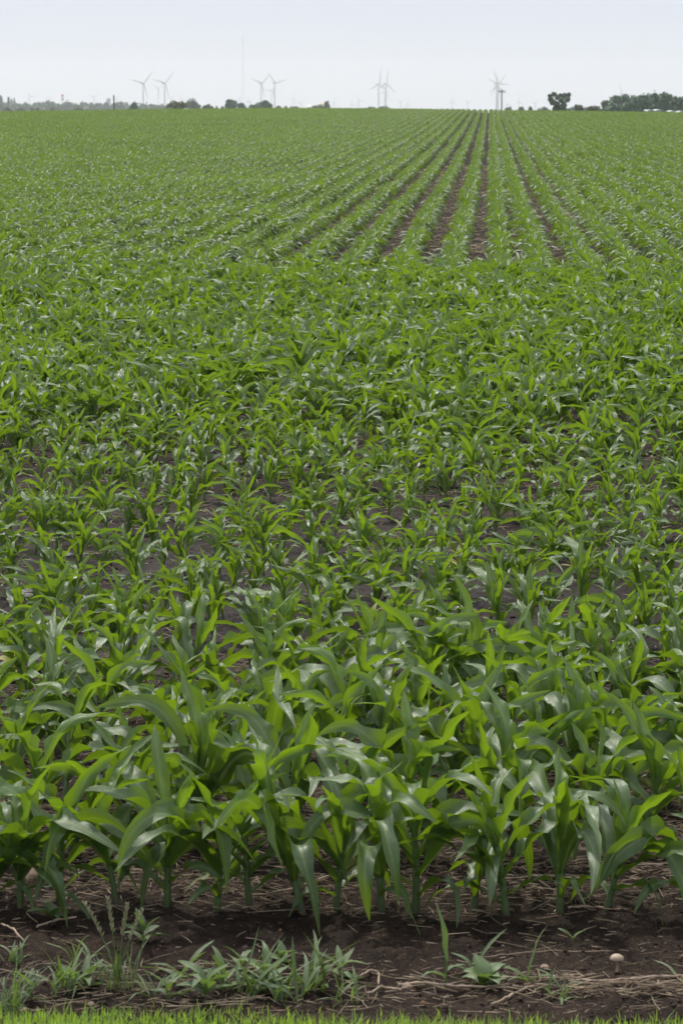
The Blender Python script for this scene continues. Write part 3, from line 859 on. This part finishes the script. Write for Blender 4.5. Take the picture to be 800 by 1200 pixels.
def tree(px, ytop, wpx, dist, label, seed, shape='round', name='tree', mat=None, cat='tree', group='trees on the horizon', ybase=None, squash=1.0):
    r = random.Random(seed)
    x, y, ztop = at_depth(px, ytop, dist)
    g0 = float(macro(x, y))
    H = ztop - g0
    W = wpx * dist / F
    o = empty(name, (x, y, g0), label, cat, group)
    bush = name == 'bush'
    low = .0 if bush or 'wood' in label else (.12 if shape != 'vase' else .18)
    rz = H * (1 - low) / 2; cz = H * low + rz
    px_m = dist / F
    n = int(min(5200, max(900, W * H / (px_m * px_m) * 7)))
    if shape == 'vase': n = int(n * .75)
    mb, cs = crown(r, W / 2, W / 2 * squash, rz, n, max(.35, px_m * 1.0), (22 if shape != 'vase' else 46) if not bush else 12, 0, shape)
    for q in range(len(mb.v)): mb.v[q] = mb.v[q] + np.array([0, 0, cz])
    # fit the crown into the asked width and height
    allv = np.concatenate(mb.v)
    sx = W / (np.percentile(allv[:, 0], 99.5) - np.percentile(allv[:, 0], .5)); top = np.percentile(allv[:, 2], 99.7); bot = np.percentile(allv[:, 2], .5)
    b0 = H * low * .8
    for q in range(len(mb.v)):
        v = mb.v[q]; v[:, 0] *= sx; v[:, 1] *= sx; v[:, 2] = b0 + (v[:, 2] - bot) / (top - bot) * (H - b0)
    obj('crown', mb.mesh('crown', [mat or M_TREE], False), o)
    t = MB()
    tr = max(.12, H * .028)
    t.tube([(0, 0, -.5), (r.gauss(0, .02) * H, 0, H * .25), (r.gauss(0, .03) * H, 0, H * .55), (r.gauss(0, .04) * H, 0, H * .85)], [tr * 1.3, tr, tr * .6, tr * .15], 7)
    for k in range(4 if not bush else 2):
        cx, cy, czz, _ = cs[k]
        t.tube([(0, 0, H * (.18 + .08 * k)), (cx * .4 * sx, cy * .4, H * (.3 + .1 * k)), (cx * .8 * sx, cy * .8, cz + czz * .7)], [tr * .55, tr * .35, tr * .1], 5, 0, 0, False)
    obj('trunk', t.mesh('trunk', [M_BARK]), o)
    return o
# right side, nearest
tree(655, 108.5, 25, 900, 'lone vase-shaped tree with open crown right of the turbine cluster', 1, 'vase')
tree(677, 122.5, 11, 900, 'rounded bush right of the lone vase-shaped tree', 2, name='bush', mat=M_BUSH, cat='bush')
tree(697, 124, 20, 880, 'wide low bush between the lone tree and the dark wood', 3, name='bush', mat=M_BUSH, cat='bush')
wood = [(712, 118, 16), (722, 112.5, 17), (734, 111, 17), (744, 112.5, 16), (753, 111.5, 16), (763, 109.5, 18), (773, 111, 16), (783, 109, 18), (793, 114, 16), (803, 114, 18), (816, 113, 20), (828, 112, 20)]
wl = ['low sloping tree at the left end of the dark wood', 'second tree from the left end of the dark wood', 'tree of the dark wood below the far turbine blades', 'tree of the dark wood just right of the far turbine hub', 'fifth tree from the left end of the dark wood', 'tall tree in the middle of the dark wood', 'tree between the two tallest crowns of the dark wood', 'tallest rounded tree of the dark wood towards the right edge', 'lower tree of the dark wood right of the tallest crown', 'dark wood tree cut by the right edge of the frame', 'dark wood tree just beyond the right edge of the frame', 'last tree of the dark wood outside the frame at right']
for i, (px, yt, w) in enumerate(wood[:10]): tree(px, yt, w, 1050 + 30 * ((i * 7) % 4), wl[i], 40 + i, group='trees of the dark wood at right')
tree(738, 116, 18, 1010, 'shorter tree in front of the dark wood towards its left end', 60, group='trees of the dark wood at right')
tree(716, 121, 18, 1000, 'shrubby tree at the foot of the dark wood, left end', 61, group='trees of the dark wood at right')
for px, yt, w, d, lab, sh in [(595, 125.5, 8, 1500, 'small hazy tree just right of the turbine cluster', 'round'), (610, 125, 7, 1500, 'small hazy tree between the turbine cluster and the lone tree', 'round'), (621, 125, 5, 1500, 'narrow hazy tree between the turbine cluster and the lone tree', 'spire'), (636, 125.5, 14, 1600, 'wide hazy tree just left of the lone vase-shaped tree', 'round'), (668, 125.5, 14, 1600, 'hazy tree half behind the rounded bush', 'round'), (688, 126, 12, 1600, 'hazy tree seen between the two bushes at right', 'round')]:
    tree(px, yt, w, d, lab, int(px), sh)
# centre and left
for px, yt, w, d, lab, sh, nm, mt in [
    (450, 124.2, 13, 2300, 'hazy blue tree under the right tower of the central turbine pair', 'round', 'tree', None),
    (434, 125.2, 14, 2300, 'hazy low tree left of the central turbine pair', 'round', 'tree', None),
    (382.5, 118.8, 8, 2000, 'compact bluish tree beside the tan-roofed shed', 'round', 'tree', None),
    (372, 123.5, 14, 1500, 'low bush in front of the tan-roofed shed', 'round', 'bush', M_BUSH),
    (326, 124.2, 9, 1400, 'small tree right of the left-centre turbine pair', 'round', 'tree', None),
    (335, 124.5, 5, 1400, 'tiny tree between the turbine pair and the white shed', 'spire', 'tree', None),
    (345, 124.6, 10, 1400, 'low tree left of the white shed roof', 'round', 'tree', None),
    (297, 122, 12, 1500, 'low left shoulder of the dark thicket under the turbine pair', 'round', 'tree', None),
    (311, 118.2, 18, 1520, 'dark rounded tree under the left-centre turbine pair', 'round', 'tree', None),
    (267.5, 117, 8, 1600, 'narrow upright tree below the tall mast', 'spire', 'tree', None),
    (273, 117, 10, 1620, 'taller tree of the clump below the tall mast', 'round', 'tree', None),
    (284, 120.8, 12, 1580, 'lower tree at the right end of the clump below the mast', 'round', 'tree', None),
    (261, 124.5, 4, 1500, 'tiny tree left of the clump below the mast', 'round', 'tree', None),
    (254, 124.3, 3.5, 1500, 'tiny pointed tree in the gap left of the mast clump', 'spire', 'tree', None),
    (243, 122.6, 13, 1500, 'pale rounded tree right of the grey-green tree', 'round', 'tree', None),
    (226, 116.2, 18, 2200, 'grey-green broad tree right of the brown bush', 'round', 'tree', None),
    (209, 118.6, 21, 1000, 'dark brownish bush on the field edge', 'round', 'bush', M_BUSH),
    (200, 122.5, 11, 1050, 'lower left part of the brown bushes on the field edge', 'round', 'bush', M_BUSH),
    (156, 120, 12, 1350, 'rounded greener tree right of the wooden post', 'round', 'tree', None)]:
    tree(px, yt, w, d, lab, int(px * 3), sh, nm, mt, 'tree' if nm == 'tree' else 'bush')
band = [(1, 113, 6, 'spire'), (5, 120, 10, 'round'), (10.5, 114, 4, 'spire'), (14, 116, 2.5, 'spire'), (17.2, 116, 3, 'spire'), (22, 121, 14, 'round'), (33, 120.5, 13, 'round'), (43, 120, 12, 'round'), (50, 119.5, 11, 'round'), (58, 118.5, 17, 'round'), (71, 121, 12, 'round'), (79, 119, 14, 'round'), (89, 121, 12, 'round'), (98, 119.5, 11, 'round'), (106, 120.5, 12, 'round'), (116, 120.5, 12, 'round'), (124, 119.8, 8, 'round'), (131, 121.5, 10, 'round'), (139, 119.5, 12, 'round'), (147, 121.5, 11, 'round'), (168, 121.2, 13, 'round'), (179, 122, 12, 'round'), (189, 122.3, 13, 'round')]
bl = ['dark poplar at the left edge of the frame', 'hazy tree at the foot of the left-edge poplar', 'pointed poplar second from the left edge', 'thin poplar standing left of another thin one', 'thin poplar standing right of another thin one', 'hazy tree just right of the thin poplars', 'hazy tree below the leftmost faint turbine', 'hazy tree just right of the leftmost faint turbine', 'hazy tree left of the broad dome-shaped one', 'broad dome-shaped tree left of the red-topped tower', 'low hazy tree below the red-topped tower', 'rounded hazy tree just right of the red-topped tower', 'low hazy tree midway from red-topped tower to grey elevator', 'hazy tree left of the faint turbine before the elevator', 'hazy tree below the faint turbine left of the elevator', 'hazy tree left of the grey elevator', 'hazy tree in front of the grey elevator', 'low hazy tree just left of the wooden post', 'hazy tree between the wooden post and the long shed roof', 'low hazy tree before the long shed', 'hazy tree below the leftmost big turbine', 'hazy tree between the two big turbines at left', 'hazy tree below the right one of the big left turbines']
for i, (px, yt, w, sh) in enumerate(band): tree(px, yt, w, 3600 + 90 * ((i * 5) % 6), bl[i], 300 + i, sh, group='hazy trees at left')
front = [(24, 126, 9), (92, 126.5, 10), (66, 125.5, 12), (8, 126, 12), (40, 126.5, 12)]
fl = ['brownish bush in front of the hazy trees by the thin poplars', 'brownish bush in front of the hazy trees right of the red-topped tower', 'pale low bush below and left of the red-topped tower', 'low bush near the left edge of the field', 'low pale bush under the leftmost faint turbine']
for i, (px, yt, w) in enumerate(front): tree(px, yt, w, 1900, fl[i], 400 + i, 'round', 'bush', M_BUSH, 'bush', 'bushes before the hazy trees')

# ------------------------------------------------------------------ distance: turbines, poles, buildings
def blade_mesh(L):
    m = MB(); prof = [(0, 1.1, 1.1), (.05, 1.2, 1.0), (.2, 1.8, .7), (.5, 1.25, .4), (.8, .8, .25), (1, .3, .1)]
    V = []; n = 8
    for t, c, th in prof:
        for k in range(n):
            a = 2 * math.pi * k / n; V.append((c * math.cos(a) * L / 38 + (.25 * c if t > .05 else 0), th * math.sin(a) * L / 38, 1.0 + t * L))
    Fq = [(i * n + k, i * n + (k + 1) % n, (i + 1) * n + (k + 1) % n, (i + 1) * n + k) for i in range(len(prof) - 1) for k in range(n)]
    m.add(V, Fq); return m.mesh('blade', [M_TURB])
BL = blade_mesh(38.0)
b = MB(); b.lathe([(.05, -2.6), (1.0, -2.2), (1.6, -1.0), (1.7, .6), (.05, .6)], 14); HUBM = b.mesh('hub', [M_TURB])
b = MB(); b.box((-1.7, -1.2, -1.7), (1.7, 8.5, 1.9)); NACM = b.mesh('nacelle', [M_TURB], False)
def turbine(px, py, phase, lpx, label, yaw=40, big=True, group='wind turbines on the horizon'):
    Lm = 38.0 if big else 25.0
    dist = Lm * F / lpx
    sc = Lm / 38.0
    x, y, zh = at_depth(px, py, dist)
    g0 = float(macro(x, y))
    H = zh - g0
    o = empty('wind_turbine', (x, y, g0), label, 'wind turbine', group)
    m = MB(); m.lathe([(2.1 * sc, -2), (1.9 * sc, H * .3), (1.55 * sc, H * .7), (1.2 * sc, H - 1.6 * sc), (.02, H - 1.6 * sc)], 16)
    obj('tower', m.mesh('tower', [M_TURB]), o)
    rz = R(yaw)
    n = obj('nacelle', NACM, o, (0, 0, H)); n.rotation_euler = (0, 0, rz); n.scale = (sc,) * 3
    hx = Matrix.Rotation(rz, 3, 'Z') @ Vector((0, -3.4 * sc, 0))
    h = obj('hub', HUBM, o, (hx.x, hx.y, H)); h.rotation_euler = (Matrix.Rotation(rz, 3, 'Z') @ Matrix.Rotation(R(90), 3, 'X').inverted().inverted()).to_euler(); h.scale = (sc,) * 3
    for k in range(3):
        bl_ = obj('blade', BL, o, (hx.x, hx.y, H)); bl_.scale = (sc,) * 3
        bl_.rotation_euler = (Matrix.Rotation(rz, 3, 'Z') @ Matrix.Rotation(R(phase + 120 * k), 3, 'Y')).to_euler()
for px, py, ph, l, lab in [
    (167.8, 97.6, 162, 19.0, 'leftmost of the large wind turbines, blade pointing down beside its tower'),
    (192.9, 97.3, 162, 18.5, 'second large wind turbine from the left, before the brown bush'),
    (185.4, 103.6, 175, 11.5, 'smaller farther turbine between the two large ones at left'),
    (306.0, 97.6, 168, 17.5, 'left turbine of the crossed pair above the dark rounded tree'),
    (321.9, 97.4, 195, 17.0, 'right turbine of the crossed pair above the dark rounded tree'),
    (317.9, 106.2, 36, 12.0, 'lower farther turbine between the towers of the crossed pair'),
    (443.5, 98.4, 6, 18.0, 'left turbine of the central pair with upright blades'),
    (451.9, 98.1, 7, 17.0, 'right turbine of the central pair with upright blades'),
    (450.6, 108.0, 20, 13.0, 'lower farther turbine behind the central pair'),
    (581.9, 97.7, 335, 18.0, 'nearest turbine of the star-like cluster left of the utility pole'),
    (582.6, 98.2, 48, 17.0, 'turbine of the star-like cluster with a blade up and right'),
    (581.4, 100.8, 0, 16.0, 'turbine of the star-like cluster with one blade straight up'),
    (583.9, 107.6, 100, 12.5, 'lowest turbine of the star-like cluster'),
    (728.0, 110.2, 333, 14.5, 'turbine half hidden behind the dark wood at right')]:
    turbine(px, py, ph, l, lab)
for px, py, ph, l, lab in [
    (35.0, 113.1, 330, 8.5, 'leftmost faint turbine above the hazy trees'), (57.7, 116.6, 300, 8, 'faint turbine behind the broad dome-shaped tree'),
    (110, 113.8, 290, 8.3, 'faint turbine left of the grey elevator'), (137, 116.5, 45, 8, 'faint turbine just right of the wooden post'),
    (201.2, 115.2, 27, 8.3, 'faint turbine above the brown bush'), (212.5, 117, 330, 8, 'faintest turbine at the right end of the brown bush'),
    (280.6, 116, 20, 8.3, 'faint turbine just left of the tall mast'), (290.8, 118, 0, 8, 'faint turbine just right of the tall mast'), (293, 120, 40, 8, 'faint low turbine left of the crossed pair'),
    (343.7, 116.2, 30, 8.3, 'faint turbine right of the crossed pair'), (352.4, 121.5, 50, 8, 'faint low turbine left of the white shed'),
    (391.2, 120, 15, 8.2, 'faint turbine right of the compact bluish tree'), (412, 121.5, 0, 8, 'faint low turbine left of another faint one at centre'), (420.3, 118, 335, 8.7, 'faint turbine left of the central pair'),
    (469, 119.7, 52, 8.2, 'faint turbine right of the central pair'), (477, 122, 0, 7.9, 'faint low turbine farther right of the central pair'), (529.3, 118.8, 8, 8.6, 'faint turbine midway between the central pair and the cluster'),
    (547.3, 120.2, 70, 8.2, 'faint turbine left of the star-like cluster'), (594, 123, 325, 8.2, 'faint low turbine right of the utility pole'), (607.5, 119, 4, 8.6, 'faint turbine above the small hazy trees right of the pole'), (626.4, 121.4, 45, 8.2, 'faint turbine left of the lone vase-shaped tree')]:
    turbine(px, py, ph, l, lab, big=False, group='faint small turbines far off')

# utility poles
def pole(px, ytop, dist, label, rad, arms, tilt=0):
    x, y, zt = at_depth(px, ytop, dist); g0 = float(macro(x, y)); H = zt - g0
    o = empty('utility_pole', (x, y, g0), label, 'utility pole')
    m = MB(); m.tube([(0, 0, -.5), (0, 0, H * .5), (0, 0, H)], [rad, rad * .9, rad * .75], 10); obj('pole', m.mesh('pole', [M_WOODP]), o)
    for k in range(arms):
        m = MB(); z = H - .5 - k * 1.1; m.box((-.75, rad * .8, z - .08), (.75, rad * .8 + .12, z + .08))
        for q in (-.65, -.3, .3, .65): m.tube([(q, rad * .8 + .07, z + .092), (q, rad * .8 + .07, z + .3)], .05, 6)
        obj('crossarm', m.mesh('crossarm', [M_WOODP], False), o)
pole(587.6, 104.6, 620, 'tall wooden utility pole beside the turbine cluster', .14, 1)
pole(133.6, 111.3, 640, 'wooden post standing in front of the hazy trees at left', .17, 0)

# guyed mast
x, y, zt = at_depth(284.6, 41, 5600); g0 = float(macro(x, y)); H = zt - g0
o = empty('radio_mast', (x, y, g0), 'very tall thin radio mast above the tree clump', 'mast')
m = MB()
for k in range(3):
    a = k * 2.0944; m.tube([(.55 * math.cos(a), .55 * math.sin(a), 0), (.55 * math.cos(a), .55 * math.sin(a), H)], .07, 5)
z = 0; k = 0
while z < H - 2.5:
    for q in range(3):
        a = q * 2.0944; b_ = a + 2.0944
        m.tube([(.55 * math.cos(a), .55 * math.sin(a), z), (.55 * math.cos(b_), .55 * math.sin(b_), z + 2.4)], .07, 4, 0, 0, False)
    z += 2.4
obj('lattice', m.mesh('lattice', [M_GREYP]), o)
for k in range(3):
    a = k * 2.0944 + .4
    for hh in (.5, .95):
        m = MB(); m.tube([(.5 * math.cos(a), .5 * math.sin(a), H * hh), (70 * math.cos(a), 70 * math.sin(a), 0)], .02, 4); obj('guy_wire', m.mesh('guy_wire', [M_GREYP]), o)

# water tower
D = 4900
x, y, zt = at_depth(73.5, 110.3, D); g0 = float(macro(x, y)); H = zt - g0; k = D / F
o = empty('water_tower', (x, y, g0), 'white water tower with red top above the hazy trees', 'water tower')
m = MB(); m.lathe([(1.5 * k * .55, 0), (.55 * k, H - 8 * k), (.75 * k, H - 6.9 * k)], 16); obj('stem', m.mesh('stem', [M_WHITE]), o)
m = MB(); m.lathe([(.7 * k, H - 7 * k), (1.45 * k, H - 6.4 * k), (1.5 * k, H - 5.6 * k)], 20); obj('lower_band', m.mesh('lower_band', [M_GREYP]), o)
m = MB(); m.lathe([(1.5 * k, H - 5.6 * k), (1.5 * k, H - 2.6 * k)], 20); obj('tank', m.mesh('tank', [M_WHITE]), o)
m = MB(); m.lathe([(1.5 * k, H - 2.6 * k), (1.45 * k, H - 1.4 * k), (.9 * k, H - .4 * k), (.02, H)], 20); obj('cap', m.mesh('cap', [M_RED]), o)

def prism(lo, hi, zr, axis='x'):
    x0, y0, z0 = lo; x1, y1, z1 = hi
    m = MB()
    if axis == 'x': V = [(x0, y0, z1), (x1, y0, z1), (x1, y1, z1), (x0, y1, z1), (x0, (y0 + y1) / 2, zr), (x1, (y0 + y1) / 2, zr)]; m.add(V, [(0, 1, 5, 4), (2, 3, 4, 5)]); m.add(V, [(0, 4, 3), (1, 2, 5)])
    else: V = [(x0, y0, z1), (x1, y0, z1), (x1, y1, z1), (x0, y1, z1), ((x0 + x1) / 2, y0, zr), ((x0 + x1) / 2, y1, zr)]; m.add(V, [(1, 2, 5, 4), (3, 0, 4, 5)]); m.add(V, [(0, 1, 4), (2, 3, 5)])
    return m
def building(name, px, ytop, wpx, hpx_roof, dist, depth, label, wall, roof, doors=0, cat='building', axis='x'):
    x, y, zt = at_depth(px, ytop, dist); g0 = float(macro(x, y)); H = zt - g0; k = dist / F; w = wpx * k
    o = empty(name, (x, y, g0), label, cat)
    he = H - hpx_roof * k
    m = MB(); m.box((-w / 2, 0, -.3), (w / 2, depth, he)); obj('wall', m.mesh('wall', [wall], False), o)
    m = prism((-w / 2 - .4, -.4, 0), (w / 2 + .4, depth + .4, he + .003), H, axis); obj('roof', m.mesh('roof', [roof], False), o)
    for q in range(doors):
        dx = -w / 2 + w * (q + .5) / doors
        m = MB(); m.box((dx - w * .12, -.06, 0), (dx + w * .12, -.003, he * .6)); obj('door', m.mesh('door', [M_DARK], False), o)
    return o
# grain elevator
D = 4900
x, y, zt = at_depth(127.4, 115.2, D); g0 = float(macro(x, y)); H = zt - g0; k = D / F
o = empty('grain_elevator', (x, y, g0), 'grey concrete grain elevator rising behind the hazy trees', 'grain elevator')
m = MB()
for q in range(3): m.lathe([(.85 * k, 0), (.85 * k, H - .8 * k), (.01, H - .8 * k)], 16, ((q - 1) * 1.5 * k, 0, 0))
obj('silo', m.mesh('silo', [M_CONC]), o)
m = MB(); m.box((-2.2 * k, -.7 * k, H - .798 * k), (2.2 * k, .7 * k, H)); obj('headhouse', m.mesh('headhouse', [M_CONC], False), o)
building('warehouse', 143, 119.3, 11, .5, 4800, 40, 'long low grey-roofed shed right of the grain elevator', M_CONC, M_CONC, 2)
building('shed', 375.5, 120, 6.5, 2.2, 2050, 14, 'tan-roofed shed behind the bush beside the compact bluish tree', M_TAN, M_TAN, 1, 'shed')
x, y, zt = at_depth(362.5, 123.3, 1250); g0 = float(macro(x, y)); H = zt - g0; k = 1250 / F
o = empty('grain_bin', (x, y, g0), 'white domed grain bin left of the tan-roofed shed', 'grain bin')
m = MB(); m.lathe([(2.9 * k, 0), (2.9 * k, H - 1.6 * k)], 24); obj('wall', m.mesh('wall', [M_WHITE]), o)
m = MB(); m.lathe([(2.95 * k, H - 1.6 * k), (2.2 * k, H - .9 * k), (.9 * k, H - .2 * k), (.02, H)], 24); obj('roof', m.mesh('roof', [M_WHITE]), o)
for px, yt, w, lab in ((760.5, 128.6, 2.4, 'leftmost of the small white sheds before the dark wood'), (771.5, 128.3, 4.2, 'second and widest of the small white sheds before the dark wood'), (787.5, 129.6, 2.6, 'third small white shed before the dark wood'), (797.5, 130.2, 2.6, 'small white shed at the right edge of the frame')):
    building('white_shed', px, yt, w, .9, 560, 6, lab, M_WHITE, M_WHITE, 1, 'shed', 'y')

# ------------------------------------------------------------------ haze
m, nt, out = new_mat('haze')
g = G(nt)
pv = g.n('ShaderNodeVolumePrincipled', {'Color': col(.93, .95, 1.0), 'Density': .8e-4, 'Anisotropy': .35})
nt.links.new(pv.outputs[0], out.inputs['Volume'])
b = MB(); b.box((-4700, -110, -60), (4700, 12700, 172))
hz = obj('haze', b.mesh('haze', [m], False)); tag(hz, 'thin pale haze over the whole plain', 'haze', None, 'stuff')

# ------------------------------------------------------------------ light
SUN_EL, SUN_AZ = R(58), R(-25)      # azimuth from +Y towards +X
w = bpy.data.worlds.new('World'); scene.world = w; w.use_nodes = True
nt = w.node_tree; nt.nodes.clear(); g = G(nt)
out = nt.nodes.new('ShaderNodeOutputWorld')
sky = g.n('ShaderNodeTexSky', sky_type='NISHITA')
sky.sun_disc = False; sky.sun_elevation = SUN_EL; sky.sun_rotation = SUN_AZ; sky.air_density = 1.0; sky.dust_density = 4.0; sky.ozone_density = 1.0; sky.altitude = 200
b1 = g.n('ShaderNodeBackground', {'Color': sky.outputs[0], 'Strength': .09})
tc = g.n('ShaderNodeTexCoord')
mp = g.n('ShaderNodeMapping', {'Vector': tc.outputs['Generated'], 'Scale': (1, 1, 3.5)})
cn = g.noise(mp.outputs[0], 2.2, 5, .55).outputs[0]
elev = g.n('ShaderNodeSeparateXYZ', {0: tc.outputs['Generated']}).outputs[2]
cc = g.mix(g.ramp(cn, .3, .7), col(.755, .80, .915), col(.80, .825, .915))
cc = g.mix(g.ramp(elev, .0, .03), col(.81, .80, .875), cc)
b2 = g.n('ShaderNodeBackground', {'Color': cc, 'Strength': g.ramp(elev, .0, .8, 0.985, 1.25)})
mx = g.n('ShaderNodeMixShader', {0: .93, 1: b1.outputs[0], 2: b2.outputs[0]})
# bright aureole of the thin overcast round the sun
sd = (math.sin(SUN_AZ) * math.cos(SUN_EL), math.cos(SUN_AZ) * math.cos(SUN_EL), math.sin(SUN_EL))
dt = g.n('ShaderNodeVectorMath', {0: tc.outputs['Generated'], 1: sd}, operation='DOT_PRODUCT').outputs['Value']
au = g.math('MULTIPLY', g.math('POWER', g.math('MAXIMUM', dt, 0.0), 14.0), 2.3)
b3 = g.n('ShaderNodeBackground', {'Color': col(1, .975, .93), 'Strength': au})
ad = g.n('ShaderNodeAddShader', {0: mx.outputs[0], 1: b3.outputs[0]})
nt.links.new(ad.outputs[0], out.inputs[0])
sl = bpy.data.lights.new('sun', 'SUN'); sl.energy = 3.5; sl.angle = R(3); sl.color = (1, .945, .85)
so = bpy.data.objects.new('sun', sl); C.objects.link(so)
d = Vector((math.sin(SUN_AZ) * math.cos(SUN_EL), math.cos(SUN_AZ) * math.cos(SUN_EL), math.sin(SUN_EL)))
so.rotation_euler = (-d).to_track_quat('-Z', 'Y').to_euler(); so.location = (0, 0, 60)

# ------------------------------------------------------------------ camera and render
cam = bpy.data.cameras.new('camera'); co = bpy.data.objects.new('camera', cam); C.objects.link(co)
cam.sensor_fit = 'VERTICAL'; cam.sensor_height = 36; cam.sensor_width = 24; cam.lens = F / 1200 * 36
cam.clip_start = .1; cam.clip_end = 40000
cam.dof.use_dof = True; cam.dof.focus_distance = 17; cam.dof.aperture_fstop = 11
co.location = (0, 0, CAMZ); co.rotation_euler = (math.pi / 2 - PITCH, 0, 0)
scene.camera = co
scene.view_settings.view_transform = 'Standard'; scene.view_settings.look = 'None'
scene.view_settings.exposure = 0; scene.view_settings.gamma = 1; scene.view_settings.use_curve_mapping = False
scene.cycles.max_bounces = 6; scene.cycles.diffuse_bounces = 3; scene.cycles.glossy_bounces = 2; scene.cycles.transmission_bounces = 4
scene.cycles.volume_bounces = 1
